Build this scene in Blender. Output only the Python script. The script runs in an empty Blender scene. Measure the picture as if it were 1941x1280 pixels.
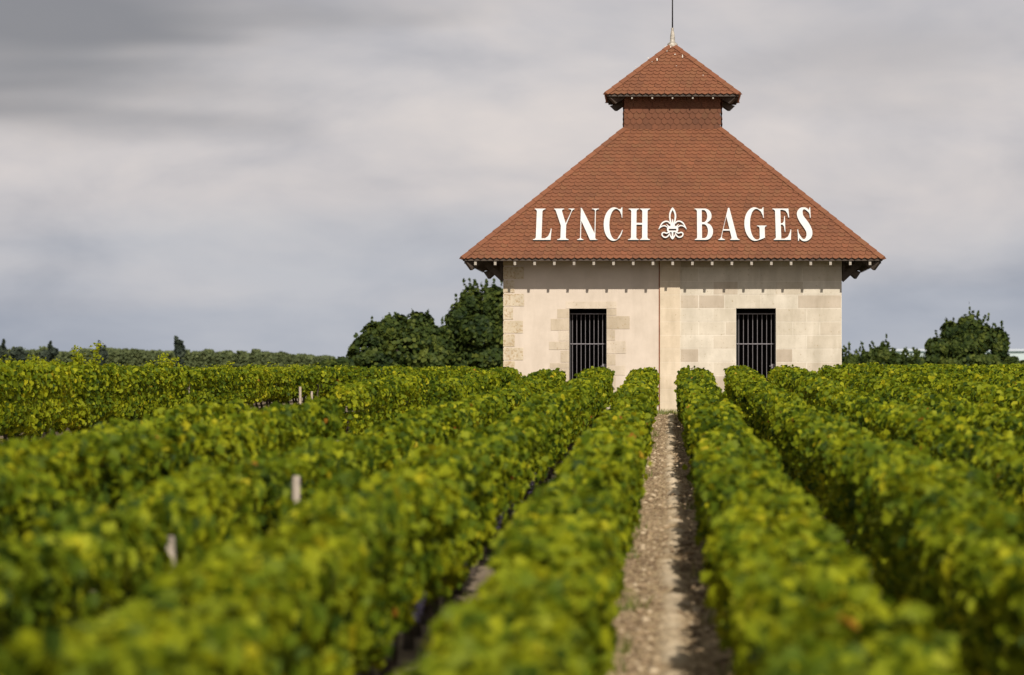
import bpy, bmesh, math, random
import numpy as np
from math import radians, sin, cos, pi, atan2, sqrt
from mathutils import Vector

sc = bpy.context.scene
COL = sc.collection
# ------------------------------------------------------------------ camera
cam_d = bpy.data.cameras.new('camera')
cam = bpy.data.objects.new('camera', cam_d); COL.objects.link(cam)
EYE = 1.8
cam.location = (0, 0, EYE)
cam.rotation_euler = (radians(90), 0, 0)
cam_d.sensor_width = 36
cam_d.lens = 140.0
FPX = 7548.0                            # focal length in pixels of a 1941 px wide picture
cam_d.shift_x = -0.1522
cam_d.shift_y = 0.0258
cam_d.clip_start = 0.1
cam_d.clip_end = 20000
cam_d.dof.use_dof = True
cam_d.dof.focus_distance = 86.0
cam_d.dof.aperture_fstop = 3.2
sc.camera = cam
# ------------------------------------------------------------------ light
TO_SUN = Vector((0.175, -0.88, 0.62)).normalized()
SUN_EL = math.asin(TO_SUN.z)
SUN_ROT = atan2(TO_SUN.x, TO_SUN.y)
sun_d = bpy.data.lights.new('sun', 'SUN')
sun_d.energy = 3.85
sun_d.angle = radians(0.5)
sun_d.color = (1.0, 0.945, 0.86)
sun = bpy.data.objects.new('sun', sun_d); COL.objects.link(sun)
sun.location = (5, -10, 30)
sun.rotation_euler = (-TO_SUN).to_track_quat('-Z', 'Y').to_euler()

world = bpy.data.worlds.new('World'); sc.world = world
world.use_nodes = True
wn = world.node_tree; wn.nodes.clear()
def N(nt, t, **kw):
    n = nt.nodes.new(t)
    for k, v in kw.items(): setattr(n, k, v)
    return n
def ramp(nt, stops, interp='LINEAR'):
    r = N(nt, 'ShaderNodeValToRGB'); cr = r.color_ramp; cr.interpolation = interp
    while len(cr.elements) < len(stops): cr.elements.new(0.5)
    for e, (p, c) in zip(cr.elements, stops):
        e.position = p; e.color = (c[0], c[1], c[2], 1)
    return r
def mathn(nt, op, a, b=None, clamp=False):
    m = N(nt, 'ShaderNodeMath', operation=op); m.use_clamp = clamp
    for i, v in enumerate((a, b)):
        if v is None: continue
        if hasattr(v, 'is_linked'): nt.links.new(v, m.inputs[i])
        else: m.inputs[i].default_value = v
    return m.outputs[0]
def mixc(nt, fac, a, b, blend='MIX'):
    m = N(nt, 'ShaderNodeMix', data_type='RGBA', blend_type=blend)
    for s, v in ((m.inputs[0], fac), (m.inputs[6], a), (m.inputs[7], b)):
        if hasattr(v, 'is_linked'): nt.links.new(v, s)
        elif isinstance(v, (int, float)): s.default_value = v
        else: s.default_value = (v[0], v[1], v[2], 1)
    return m.outputs[2]
sky = N(wn, 'ShaderNodeTexSky', sky_type='NISHITA', sun_disc=False)
sky.sun_elevation = SUN_EL; sky.sun_rotation = SUN_ROT
bg1 = N(wn, 'ShaderNodeBackground'); bg1.inputs[1].default_value = 0.1
wn.links.new(sky.outputs[0], bg1.inputs[0])
tc = N(wn, 'ShaderNodeTexCoord')
sep = N(wn, 'ShaderNodeSeparateXYZ'); wn.links.new(tc.outputs['Generated'], sep.inputs[0])
# wobble of the elevation so that the bands are uneven
def wnoise(scale, zscale, detail, rough=0.55, off=(0, 0, 0)):
    mp = N(wn, 'ShaderNodeMapping'); mp.inputs['Scale'].default_value = (scale, scale, zscale)
    mp.inputs['Location'].default_value = off
    wn.links.new(tc.outputs['Generated'], mp.inputs[0])
    no = N(wn, 'ShaderNodeTexNoise'); no.inputs['Detail'].default_value = detail
    no.inputs['Roughness'].default_value = rough; no.inputs['Scale'].default_value = 1.0
    no.inputs['Distortion'].default_value = 0.25
    wn.links.new(mp.outputs[0], no.inputs[0])
    return no.outputs[0]
nz_big = wnoise(9.0, 46.0, 2.5, 0.5, (3.1, 0.0, 1.7))
nz_fine = wnoise(17.0, 40.0, 5.0, 0.52, (1.9, 2.6, 5.3))
wob = mathn(wn, 'MULTIPLY', mathn(wn, 'SUBTRACT', nz_big, 0.5), 0.05)
zz = mathn(wn, 'ADD', sep.outputs[2], wob)
rz = ramp(wn, [(0.0, (.320, .345, .405)), (.016, (.345, .365, .42)), (.030, (.40, .40, .435)), (.045, (.475, .445, .455)),
               (.064, (.505, .467, .465)), (.080, (.48, .450, .455)), (.10, (.40, .380, .395)), (.15, (.41, .395, .41)), (.32, (.26, .255, .26)), (1.0, (.23, .225, .23))])
wn.links.new(zz, rz.inputs[0])
rf = ramp(wn, [(.30, (.78, .81, .87)), (.48, (1.03, 1.03, 1.04)), (.66, (1.24, 1.20, 1.15))])
wn.links.new(nz_fine, rf.inputs[0])
c1 = mixc(wn, 0.85, rz.outputs[0], rf.outputs[0], 'MULTIPLY')
# one heavy grey cloud in the upper left
dv = N(wn, 'ShaderNodeVectorMath', operation='SUBTRACT')
wn.links.new(tc.outputs['Generated'], dv.inputs[0]); dv.inputs[1].default_value = (-0.150, 0.985, 0.085)
dv2 = N(wn, 'ShaderNodeVectorMath', operation='MULTIPLY')
wn.links.new(dv.outputs[0], dv2.inputs[0]); dv2.inputs[1].default_value = (8.0, 8.0, 29.0)
ln = N(wn, 'ShaderNodeVectorMath', operation='LENGTH'); wn.links.new(dv2.outputs[0], ln.inputs[0])
ll = mathn(wn, 'ADD', ln.outputs[1], mathn(wn, 'MULTIPLY', mathn(wn, 'SUBTRACT', nz_big, 0.5), 1.8))
rd = ramp(wn, [(0.0, (.92, .92, .92)), (1.35, (0, 0, 0))], 'EASE')
wn.links.new(ll, rd.inputs[0])
c2 = mixc(wn, rd.outputs[0], c1, (.165, .160, .180))
# a paler grey bank high on the right
dv3 = N(wn, 'ShaderNodeVectorMath', operation='SUBTRACT')
wn.links.new(tc.outputs['Generated'], dv3.inputs[0]); dv3.inputs[1].default_value = (0.056, 0.995, 0.078)
dv4 = N(wn, 'ShaderNodeVectorMath', operation='MULTIPLY')
wn.links.new(dv3.outputs[0], dv4.inputs[0]); dv4.inputs[1].default_value = (16, 16, 55.0)
ln3 = N(wn, 'ShaderNodeVectorMath', operation='LENGTH'); wn.links.new(dv4.outputs[0], ln3.inputs[0])
rd3 = ramp(wn, [(0.0, (.55, .55, .55)), (1.0, (0, 0, 0))], 'EASE')
wn.links.new(mathn(wn, 'ADD', ln3.outputs[1], mathn(wn, 'MULTIPLY', mathn(wn, 'SUBTRACT', nz_big, 0.5), 1.8)), rd3.inputs[0])
c2 = mixc(wn, rd3.outputs[0], c2, (.33, .31, .325))
# fill added for the eaves' shade: sky brightened sunward, behind the camera
dt = N(wn, 'ShaderNodeVectorMath', operation='DOT_PRODUCT')
wn.links.new(tc.outputs['Generated'], dt.inputs[0]); dt.inputs[1].default_value = Vector((TO_SUN.x, TO_SUN.y, 0.25)).normalized()
gl = mathn(wn, 'POWER', mathn(wn, 'MAXIMUM', dt.outputs['Value'], 0.0), 2.0)
gl = mathn(wn, 'ADD', mathn(wn, 'MULTIPLY', gl, 1.4), 1.0)
gx = N(wn, 'ShaderNodeCombineXYZ')
for _i in range(3): wn.links.new(gl, gx.inputs[_i])
c2 = mixc(wn, 1.0, c2, gx.outputs[0], 'MULTIPLY')
wn.nodes[-1].clamp_result = False
bg2 = N(wn, 'ShaderNodeBackground'); bg2.inputs[1].default_value = 1.0
wn.links.new(c2, bg2.inputs[0])
mx = N(wn, 'ShaderNodeMixShader'); mx.inputs[0].default_value = 0.93
wn.links.new(bg1.outputs[0], mx.inputs[1]); wn.links.new(bg2.outputs[0], mx.inputs[2])
wo = N(wn, 'ShaderNodeOutputWorld'); wn.links.new(mx.outputs[0], wo.inputs[0])

sc.view_settings.view_transform = 'Standard'
sc.view_settings.look = 'None'
sc.view_settings.exposure = 0.27
sc.view_settings.gamma = 1.0
sc.render.engine = 'CYCLES'
sc.cycles.use_denoising = True
sc.cycles.max_bounces = 6
sc.cycles.transparent_max_bounces = 4

# ------------------------------------------------------------------ helpers
WL = {}
def tag(o, label=None, cat=None, group=None, kind=None):
    if label: o['label'] = label
    if cat: o['category'] = cat
    if group: o['group'] = group
    if kind: o['kind'] = kind
    return o
def empty(name, loc):
    o = bpy.data.objects.new(name, None); COL.objects.link(o)
    o.location = loc; o.empty_display_size = 0.3
    WL[o.name] = np.array(loc, float)
    return o
def link(name, me, mats, parent=None):
    for m in (mats if isinstance(mats, (list, tuple)) else [mats]): me.materials.append(m)
    o = bpy.data.objects.new(name, me); COL.objects.link(o)
    if parent is not None: o.parent = parent
    WL[o.name] = WL[parent.name] if parent is not None else np.zeros(3)
    return o
def pmesh(name, V, F, mats, parent=None, tint=None, smooth=False, mi=None):
    """small meshes from python lists in world coordinates"""
    off = WL[parent.name] if parent is not None else np.zeros(3)
    me = bpy.data.meshes.new(name)
    me.from_pydata([(v[0] - off[0], v[1] - off[1], v[2] - off[2]) for v in V], [], F)
    if tint is not None:
        a = me.attributes.new('tint', 'FLOAT', 'FACE'); a.data.foreach_set('value', np.asarray(tint, np.float32))
    if mi is not None: me.polygons.foreach_set('material_index', np.asarray(mi, np.int32))
    if smooth: me.polygons.foreach_set('use_smooth', np.ones(len(F), bool))
    me.update()
    return link(name, me, mats, parent)
def nmesh(name, V, loops, counts, mats, parent=None, tint=None, smooth=False):
    """big meshes from numpy arrays"""
    if parent is not None: V = V - WL[parent.name]
    me = bpy.data.meshes.new(name)
    me.vertices.add(len(V)); me.vertices.foreach_set('co', np.ascontiguousarray(V, np.float32).ravel())
    me.loops.add(len(loops)); me.loops.foreach_set('vertex_index', loops.astype(np.int32))
    st = np.concatenate(([0], np.cumsum(counts)[:-1])).astype(np.int32)
    me.polygons.add(len(counts)); me.polygons.foreach_set('loop_start', st)
    me.polygons.foreach_set('loop_total', counts.astype(np.int32))
    if smooth: me.polygons.foreach_set('use_smooth', np.ones(len(counts), bool))
    if tint is not None:
        a = me.attributes.new('tint', 'FLOAT', 'FACE'); a.data.foreach_set('value', np.asarray(tint, np.float32))
    me.update(calc_edges=True)
    return link(name, me, mats, parent)
class MB:
    def __init__(s): s.V = []; s.F = []; s.T = []
    def add(s, V, F, t=0.5):
        b = len(s.V); s.V += [tuple(v) for v in V]
        for f in F: s.F.append(tuple(b + i for i in f)); s.T.append(t)
    def box(s, x0, x1, y0, y1, z0, z1, t=0.5):
        V = [(x0,y0,z0),(x1,y0,z0),(x1,y1,z0),(x0,y1,z0),(x0,y0,z1),(x1,y0,z1),(x1,y1,z1),(x0,y1,z1)]
        s.add(V, [(0,3,2,1),(4,5,6,7),(0,1,5,4),(1,2,6,5),(2,3,7,6),(3,0,4,7)], t)
    def bar(s, a, b, w, h, up=(0,0,1), t=0.5):
        a = Vector(a); b = Vector(b); d = (b - a).normalized(); u = Vector(up)
        r = d.cross(u).normalized(); u = r.cross(d).normalized()
        V = []
        for p in (a, b):
            for i, j in ((-1,-1),(1,-1),(1,1),(-1,1)): V.append(p + r * (i*w/2) + u * (j*h/2))
        s.add(V, [(0,3,2,1),(4,5,6,7),(0,1,5,4),(1,2,6,5),(2,3,7,6),(3,0,4,7)], t)
    def tube(s, pts, rads, n=7, t=0.5):
        pts = [Vector(p) for p in pts]; b = len(s.V); V = []; F = []
        for i, p in enumerate(pts):
            d = (pts[min(i+1, len(pts)-1)] - pts[max(i-1, 0)]).normalized()
            u = Vector((1,0,0)) if abs(d.x) < .8 else Vector((0,1,0))
            r = d.cross(u).normalized(); u = r.cross(d)
            for k in range(n):
                a = 2*pi*k/n; V.append(p + (r*cos(a) + u*sin(a))*rads[i])
        for i in range(len(pts)-1):
            for k in range(n):
                k2 = (k+1) % n; F.append((i*n+k, i*n+k2, (i+1)*n+k2, (i+1)*n+k))
        F.append(tuple(range(n-1, -1, -1))); F.append(tuple((len(pts)-1)*n+k for k in range(n)))
        s.add(V, F, t)
    def build(s, name, mats, parent=None, smooth=False): return pmesh(name, s.V, s.F, mats, parent, s.T, smooth)

# ------------------------------------------------------------------ materials
def mat(name):
    m = bpy.data.materials.new(name); m.use_nodes = True
    nt = m.node_tree; b = nt.nodes['Principled BSDF']
    return m, nt, b
def noise(nt, scale, detail=4, rough=.6, coord=None):
    n = N(nt, 'ShaderNodeTexNoise'); n.inputs['Scale'].default_value = scale
    n.inputs['Detail'].default_value = detail; n.inputs['Roughness'].default_value = rough
    if coord is None:
        g = N(nt, 'ShaderNodeNewGeometry'); coord = g.outputs['Position']
    nt.links.new(coord, n.inputs['Vector']); return n.outputs['Fac']
def bump(nt, b, h, strength, dist):
    n = N(nt, 'ShaderNodeBump'); n.inputs['Strength'].default_value = strength; n.inputs['Distance'].default_value = dist
    nt.links.new(h, n.inputs['Height']); nt.links.new(n.outputs[0], b.inputs['Normal'])
def attr(nt, name='tint'):
    a = N(nt, 'ShaderNodeAttribute'); a.attribute_name = name; return a.outputs['Fac']
def plain(name, col, rough=.6, metal=0, nscale=6, var=.25, bscale=40, bst=.2):
    m, nt, b = mat(name)
    f = noise(nt, nscale)
    r = ramp(nt, [(.3, [c*(1-var) for c in col]), (.7, [min(1, c*(1+var)) for c in col])]); nt.links.new(f, r.inputs[0])
    nt.links.new(r.outputs[0], b.inputs['Base Color'])
    b.inputs['Roughness'].default_value = rough; b.inputs['Metallic'].default_value = metal
    bump(nt, b, noise(nt, bscale, 5), bst, .01)
    return m
def leaf_mat(name, stops, trans=.3, rough=.42, spec=.4):
    m, nt, b = mat(name)
    r = ramp(nt, stops); nt.links.new(attr(nt), r.inputs[0])
    b.inputs['Roughness'].default_value = rough
    b.inputs['Specular IOR Level'].default_value = spec
    nt.links.new(r.outputs[0], b.inputs['Base Color'])
    t = N(nt, 'ShaderNodeBsdfTranslucent')
    hs = N(nt, 'ShaderNodeHueSaturation'); hs.inputs['Hue'].default_value = .485; hs.inputs['Value'].default_value = 1.7
    nt.links.new(r.outputs[0], hs.inputs['Color']); nt.links.new(hs.outputs[0], t.inputs[0])
    mxs = N(nt, 'ShaderNodeMixShader'); mxs.inputs[0].default_value = trans
    out = nt.nodes['Material Output']
    nt.links.new(b.outputs[0], mxs.inputs[1]); nt.links.new(t.outputs[0], mxs.inputs[2]); nt.links.new(mxs.outputs[0], out.inputs[0])
    return m
M = {}
M['vine'] = leaf_mat('vine_leaf', [(0, (.030, .055, .005)), (.26, (.084, .126, .006)), (.54, (.200, .232, .008)), (.85, (.340, .348, .012)), (.96, (.42, .34, .014)), (.985, (.38, .17, .02)), (1.0, (.27, .08, .02))], .36, .6, .14)
M['tree'] = leaf_mat('tree_leaf', [(0, (.014, .026, .008)), (.5, (.042, .062, .012)), (1.0, (.105, .122, .020))], .22, .6, .12)
M['far'] = leaf_mat('far_leaf', [(0, (.060, .078, .034)), (.5, (.095, .115, .046)), (1.0, (.14, .155, .06))], .2, .7, .1)
M['far_dark'] = leaf_mat('far_dark_leaf', [(0, (.030, .040, .030)), (.5, (.044, .056, .040)), (1.0, (.066, .080, .050))], .15, .7, .1)
M['grass'] = leaf_mat('grass_blade', [(0, (.08, .11, .02)), (.6, (.16, .19, .035)), (1, (.32, .28, .10))], .3)
M['bark'] = plain('bark', (.055, .040, .028), .9, 0, 20, .4, 60, .8)
M['stake'] = plain('stake_wood', (.40, .33, .26), .85, 0, 12, .25, 50, .5)
M['dark_wood'] = plain('dark_wood', (.060, .042, .030), .8, 0, 10, .35, 40, .5)
M['rafter'] = plain('sunlit_rafter_end', (.33, .285, .23), .7, 0, 10, .15, 40, .2)
M['iron'] = plain('iron_bar', (.20, .18, .185), .55, .2, 30, .2, 60, .2)
M['black_iron'] = plain('black_iron', (.02, .018, .018), .6, .3, 30, .2, 60, .2)
M['interior'] = plain('interior_shade', (.018, .014, .012), .95)  # near-black: the unlit room's shade is put into the colour
M['zinc'] = plain('zinc', (.36, .32, .26), .6, .1, 16, .75, 40, .5)
M['lime'] = plain('lime_streak', (.55, .49, .41), .9)
M['letter'] = plain('white_letter', (.63, .605, .565), .55, 0, 4, .06, 40, .05)
M['letter_edge'] = plain('dark_letter_edge', (.045, .045, .035), .6)
M['grape'] = plain('grape', (.020, .014, .035), .4, 0, 30, .4)
M['rust'] = plain('rust_cable', (.30, .10, .045), .7, .2)
M['ware_wall'] = plain('pale_cladding', (.40, .46, .45), .6, 0, 1, .06, 4, .1)
M['ware_roof'] = plain('pale_roof', (.62, .66, .68), .5, 0, 1, .05, 4, .1)
M['ware_gut'] = plain('dark_gutter', (.10, .15, .14), .6)

def tile_mat(name='clay_tile', tone=1.0):
    m, nt, b = mat(name)
    r = ramp(nt, [(0, (.178, .074, .039)), (.3, (.204, .081, .041)), (.55, (.214, .086, .043)), (.8, (.207, .092, .045)), (1, (.235, .092, .046))])
    nt.links.new(attr(nt), r.inputs[0])
    f = noise(nt, 1.1, 3); rr = ramp(nt, [(.32, (.87, .90, .91)), (.68, (1.05, 1.02, 1.0))]); nt.links.new(f, rr.inputs[0])
    c = mixc(nt, 1.0, r.outputs[0], rr.outputs[0], 'MULTIPLY')
    g = noise(nt, 70, 3); rg = ramp(nt, [(.3, (.82, .84, .86)), (.7, (1.1, 1.08, 1.06))]); nt.links.new(g, rg.inputs[0])
    c = mixc(nt, 1.0, c, rg.outputs[0], 'MULTIPLY')
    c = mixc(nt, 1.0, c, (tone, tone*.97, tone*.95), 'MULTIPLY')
    nt.links.new(c, b.inputs['Base Color']); b.inputs['Roughness'].default_value = .8
    b.inputs['Specular IOR Level'].default_value = .25
    bump(nt, b, noise(nt, 90, 4), .3, .004)
    return m
M['tile'] = tile_mat()
M['shaded_tile'] = tile_mat('shaded_neck_tile', .68)  # roof tile toned darker, with the neck's shade painted in
def stone_mat(name, stops, pit=0.0, pcol=(.30, .20, .10), scale=22, wash=.14):
    m, nt, b = mat(name)
    r = ramp(nt, stops); nt.links.new(attr(nt), r.inputs[0])
    f = noise(nt, 2.2, 5); rr = ramp(nt, [(.3, (1-wash, 1-wash*1.1, 1-wash*1.3)), (.7, (1+wash*.5, 1+wash*.45, 1+wash*.4))]); nt.links.new(f, rr.inputs[0])
    c = mixc(nt, 1.0, r.outputs[0], rr.outputs[0], 'MULTIPLY')
    gp = N(nt, 'ShaderNodeNewGeometry'); mp = N(nt, 'ShaderNodeMapping'); mp.inputs['Scale'].default_value = (2.6, 2.6, .55)
    nt.links.new(gp.outputs['Position'], mp.inputs[0])
    sn = noise(nt, 1.0, 6, .65, mp.outputs[0]); rs_ = ramp(nt, [(.36, (1 - wash, 1 - wash*1.05, 1 - wash*1.2)), (.56, (1, 1, 1))]); nt.links.new(sn, rs_.inputs[0])
    c = mixc(nt, 1.0, c, rs_.outputs[0], 'MULTIPLY')
    h = noise(nt, scale, 6, .65)
    if pit > 0:
        rp = ramp(nt, [(.30 + pit*.20, (1, 1, 1)), (.36 + pit*.26, (0, 0, 0))]); nt.links.new(h, rp.inputs[0])
        c = mixc(nt, mathn(nt, 'MULTIPLY', rp.outputs[0], .7), c, pcol)
    nt.links.new(c, b.inputs['Base Color']); b.inputs['Roughness'].default_value = .9
    b.inputs['Specular IOR Level'].default_value = .15
    bump(nt, b, h, .25 + pit*.6, .02 if pit > .3 else .008)
    return m
M['plaster'] = stone_mat('pink_cream_plaster', [(0, (.55, .465, .38)), (1, (.61, .518, .425))], 0, wash=.085)
M['ashlar'] = stone_mat('cream_ashlar', [(0, (.45, .375, .29)), (.25, (.515, .44, .345)), (.55, (.55, .485, .385)), (1, (.63, .57, .475))], .12, (.30, .22, .12), 16)
M['pilaster'] = stone_mat('honey_ashlar', [(0, (.58, .475, .345)), (.6, (.62, .52, .39)), (1, (.67, .59, .47))], .03, scale=20)
M['rough'] = stone_mat('rough_quoin', [(0, (.44, .35, .22)), (.5, (.53, .44, .31)), (1, (.60, .52, .41))], .52, (.34, .23, .12), 17)
M['dressed'] = stone_mat('dressed_jamb', [(0, (.42, .34, .24)), (.5, (.52, .435, .33)), (1, (.60, .51, .41))], .2, (.32, .23, .13), 18)

def ground_mat():
    m, nt, b = mat('vineyard_soil')
    f = noise(nt, 1.3, 5); r = ramp(nt, [(.3, (.20, .145, .09)), (.7, (.33, .255, .17))]); nt.links.new(f, r.inputs[0])
    g = noise(nt, 30, 5, .7); r2 = ramp(nt, [(.35, (.6, .6, .6)), (.7, (1.25, 1.22, 1.2))]); nt.links.new(g, r2.inputs[0])
    c = mixc(nt, 1, r.outputs[0], r2.outputs[0], 'MULTIPLY')
    gg = N(nt, 'ShaderNodeNewGeometry'); s = N(nt, 'ShaderNodeSeparateXYZ'); nt.links.new(gg.outputs['Position'], s.inputs[0])
    far = mathn(nt, 'MULTIPLY', mathn(nt, 'SUBTRACT', s.outputs[1], 124), .03, True)
    c = mixc(nt, far, c, (.06, .075, .025))
    nt.links.new(c, b.inputs['Base Color']); b.inputs['Roughness'].default_value = .95
    bump(nt, b, g, .6, .03)
    return m
M['ground'] = ground_mat()
def path_mat():
    m, nt, b = mat('gravel_path')
    g = N(nt, 'ShaderNodeNewGeometry')
    v = N(nt, 'ShaderNodeTexVoronoi'); v.inputs['Scale'].default_value = 45; nt.links.new(g.outputs['Position'], v.inputs['Vector'])
    r = ramp(nt, [(0, (.21, .135, .064)), (.5, (.36, .25, .13)), (1, (.54, .405, .23))])
    sp = N(nt, 'ShaderNodeSeparateColor'); nt.links.new(v.outputs['Color'], sp.inputs[0]); nt.links.new(sp.outputs[0], r.inputs[0])
    f = noise(nt, 3.0, 4); r2 = ramp(nt, [(.3, (.75, .73, .70)), (.7, (1.1, 1.1, 1.1))]); nt.links.new(f, r2.inputs[0])
    c = mixc(nt, 1, r.outputs[0], r2.outputs[0], 'MULTIPLY')
    c = mixc(nt, attr(nt), c, (.66, .53, .36))      # compacted wheel track of pale silt, shadow bars painted across its ripples
    nt.links.new(c, b.inputs['Base Color']); b.inputs['Roughness'].default_value = .95
    bump(nt, b, v.outputs['Distance'], .5, .02)
    return m
M['path'] = path_mat()
def pebble_mat():
    m, nt, b = mat('pebble')
    r = ramp(nt, [(0, (.16, .105, .055)), (.7, (.33, .235, .135)), (1, (.56, .44, .29))]); nt.links.new(attr(nt), r.inputs[0])
    nt.links.new(r.outputs[0], b.inputs['Base Color']); b.inputs['Roughness'].default_value = .8
    return m
M['pebble'] = pebble_mat()

# ------------------------------------------------------------------ terrain
SLOPE = 0.007287
def gz(y):
    y = np.asarray(y, float)
    t = np.clip((y - 80) / 22, 0, 1)
    z = SLOPE * (np.minimum(y, 80) + 22 * (t - t*t/2))
    return z
def gzf(y): return float(gz(y))
def grid(xs, ys, zf):
    X, Y = np.meshgrid(xs, ys); Z = zf(X, Y)
    V = np.stack([X.ravel(), Y.ravel(), Z.ravel()], 1)
    nx, ny = len(xs), len(ys)
    i = (np.arange(ny-1)[:, None]*nx + np.arange(nx-1)[None, :]).ravel()
    L = np.stack([i, i+1, i+1+nx, i+nx], 1)
    return V, L.ravel(), np.full(len(i), 4)
rng = np.random.default_rng(7)
def n1(rg, a, b, step, amp):
    k = np.arange(a - step, b + 2*step, step); v = rg.normal(0, amp, len(k))
    fine = np.linspace(a - step, b + step, int((b - a + 2*step)/step*6) + 2)
    vi = np.interp(fine, k, v); vi = np.convolve(np.pad(vi, 3, mode='edge'), np.ones(7)/7, 'valid')
    return lambda y: np.interp(y, fine, vi)
xs = np.concatenate([[-6000, -2500, -1000, -400, -150, -60, -30, -20], np.arange(-14, 14.01, .25), [20, 30, 60, 150, 400, 1000, 2500, 6000]])
ys = np.concatenate([[-3000, -800, -200, -60, -20, -8], np.arange(-2, 124, .5), [130, 140, 160, 200, 250, 450, 800, 1500, 3000, 9000]])
def zg(X, Y):
    r = np.random.default_rng(3)
    near = (np.abs(X) < 14) & (Y > -2) & (Y < 123)
    return gz(Y) + np.where(near, r.uniform(-.02, .012, X.shape), -.02)
V, L, C = grid(xs, ys, zg)
tag(nmesh('ground', V, L, C, M['ground'], smooth=True), kind='structure')

px = np.concatenate([np.arange(-.36, -.08, .03), np.arange(-.08, .20, .0175), np.arange(.20, .42, .03)])
py = np.arange(3, 90.4, .045)
rp = np.random.default_rng(5)
rip_amp = n1(rp, 0, 92, .8, 1.0); rip_ph = n1(rp, 0, 92, .5, 1.3); wob_x = n1(rp, 0, 92, 2.5, .02); rlow = n1(rp, 0, 92, 1.5, .012); brk = n1(rp, 0, 92, .35, .8)
def track(X, Y): return np.exp(-(np.abs((X - .045 - wob_x(Y))/.070)**2.4))
def zp(X, Y):
    t = track(X, Y)
    ripple = np.sin(Y*2*pi/.46 + 3.0*rip_ph(Y) + 6*(X - .05))
    z = gz(Y) + .022 + rlow(Y)*.5
    t = t*np.clip(.75 + .5*brk(Y), .15, 1.1)
    z = z + t*(.02 + .030*ripple*np.clip(.7 + .6*rip_amp(Y), .0, 1.4))
    z = z + rp.normal(0, .007, X.shape)*(1 - .6*t)
    edge = np.clip((np.abs(X - .03) - .28)/.1, 0, 1)
    return z + .03*edge
V, L, C = grid(px, py, zp)
fc = V[L.reshape(-1, 4)].mean(1)
tag(nmesh('path', V, L, C, M['path'], tint=np.clip(track(fc[:, 0], fc[:, 1])*(.38 + .30*brk(fc[:, 1]) + .42*np.sin(fc[:, 1]*2*pi/.46 + 3.0*rip_ph(fc[:, 1]) + 6*(fc[:, 0] - .05) + .9)*np.clip(.7 + .6*rip_amp(fc[:, 1]), 0, 1.2)), 0, 1), smooth=True), kind='structure')  # tint darkens the ripple troughs, standing in for their shadow bars

# loose stones
def stones(n):
    ico = np.array([(0,0,1),(.9,0,.3),(.28,.86,.3),(-.73,.53,.3),(-.73,-.53,.3),(.28,-.86,.3),(.73,.53,-.3),(-.28,.86,-.3),(-.9,0,-.3),(-.28,-.86,-.3),(.73,-.53,-.3),(0,0,-1)])
    T = np.array([(0,1,2),(0,2,3),(0,3,4),(0,4,5),(0,5,1),(1,6,2),(2,7,3),(3,8,4),(4,9,5),(5,10,1),(6,7,2),(7,8,3),(8,9,4),(9,10,5),(10,6,1),(11,7,6),(11,8,7),(11,9,8),(11,10,9),(11,6,10)])
    y = 6 + 84*rng.random(n); x = rng.choice([-1., 0., 0., 0.], n)
    x = np.where(x < 0, -1.0 + rng.uniform(-.3, .3, n), rng.uniform(-.36, .42, n))
    keep = rng.random(n) > .85*track(x, y)*(x > -.5); x = x[keep]; y = y[keep]; n = len(x)
    s = np.clip(rng.lognormal(-4.45, .5, n), .005, .034)
    P = np.stack([x, y, gz(y) + .026 + s*.25], 1)
    sc3 = np.stack([s*rng.uniform(.8, 1.5, n), s*rng.uniform(.8, 1.5, n), s*rng.uniform(.5, .8, n)], 1)
    a = rng.uniform(0, 2*pi, n); ca, sa = np.cos(a)[:, None], np.sin(a)[:, None]
    v = ico[None]*sc3[:, None]*rng.uniform(.85, 1.15, (n, 12, 1))
    v = np.stack([v[..., 0]*ca - v[..., 1]*sa, v[..., 0]*sa + v[..., 1]*ca, v[..., 2]], 2) + P[:, None]
    L = (T[None] + 12*np.arange(n)[:, None, None]).ravel()
    return v.reshape(-1, 3), L, np.full(20*n, 3), np.repeat(rng.random(n)**1.2, 20)
V, L, C, T = stones(15000)
tag(nmesh('pebbles', V, L, C, M['pebble'], tint=T), 'loose pale pebbles strewn over the path between the vine rows', 'pebbles', kind='stuff')

# ------------------------------------------------------------------ leaf meshes
def half(pts):
    return pts
LOD = []
# lobed leaf: midrib base, tip and a 5-point outline each side
_l = [(-.22, -.10, .02), (-.52, .10, .05), (-.36, .36, .06), (-.50, .62, .00), (-.20, .72, -.03)]
_v = [(0, 0, 0), (0, 1, -.16)] + _l + [(-x, y, z) for x, y, z in _l]
LOD.append((np.array(_v), [(0, 1, 6, 5, 4, 3, 2), (0, 7, 8, 9, 10, 11, 1)]))
_l = [(-.50, .22, .07), (-.40, .70, .0)]
_v = [(0, 0, 0), (0, 1, -.14)] + _l + [(-x, y, z) for x, y, z in _l]
LOD.append((np.array(_v), [(0, 1, 3, 2), (0, 4, 5, 1)]))
def unit(a): return a/np.maximum(np.linalg.norm(a, axis=-1, keepdims=True), 1e-9)
def leaves_geo(P, Nn, U, size, lod):
    tv, tf = LOD[lod]
    Nn = unit(Nn); T = unit(U - (U*Nn).sum(1, keepdims=True)*Nn); B = np.cross(T, Nn)
    n = len(P); k = len(tv)
    tx, ty, tz = tv[:, 0], tv[:, 1] - .45, tv[:, 2]
    v = P[:, None] + size[:, None, None]*(B[:, None]*tx[None, :, None] + T[:, None]*ty[None, :, None] + Nn[:, None]*tz[None, :, None])
    fl = np.concatenate([np.array(f) for f in tf]); cnt = np.array([len(f) for f in tf])
    L = (fl[None] + k*np.arange(n)[:, None]).ravel()
    return v.reshape(-1, 3), L, np.tile(cnt, n), len(tf)
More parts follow.
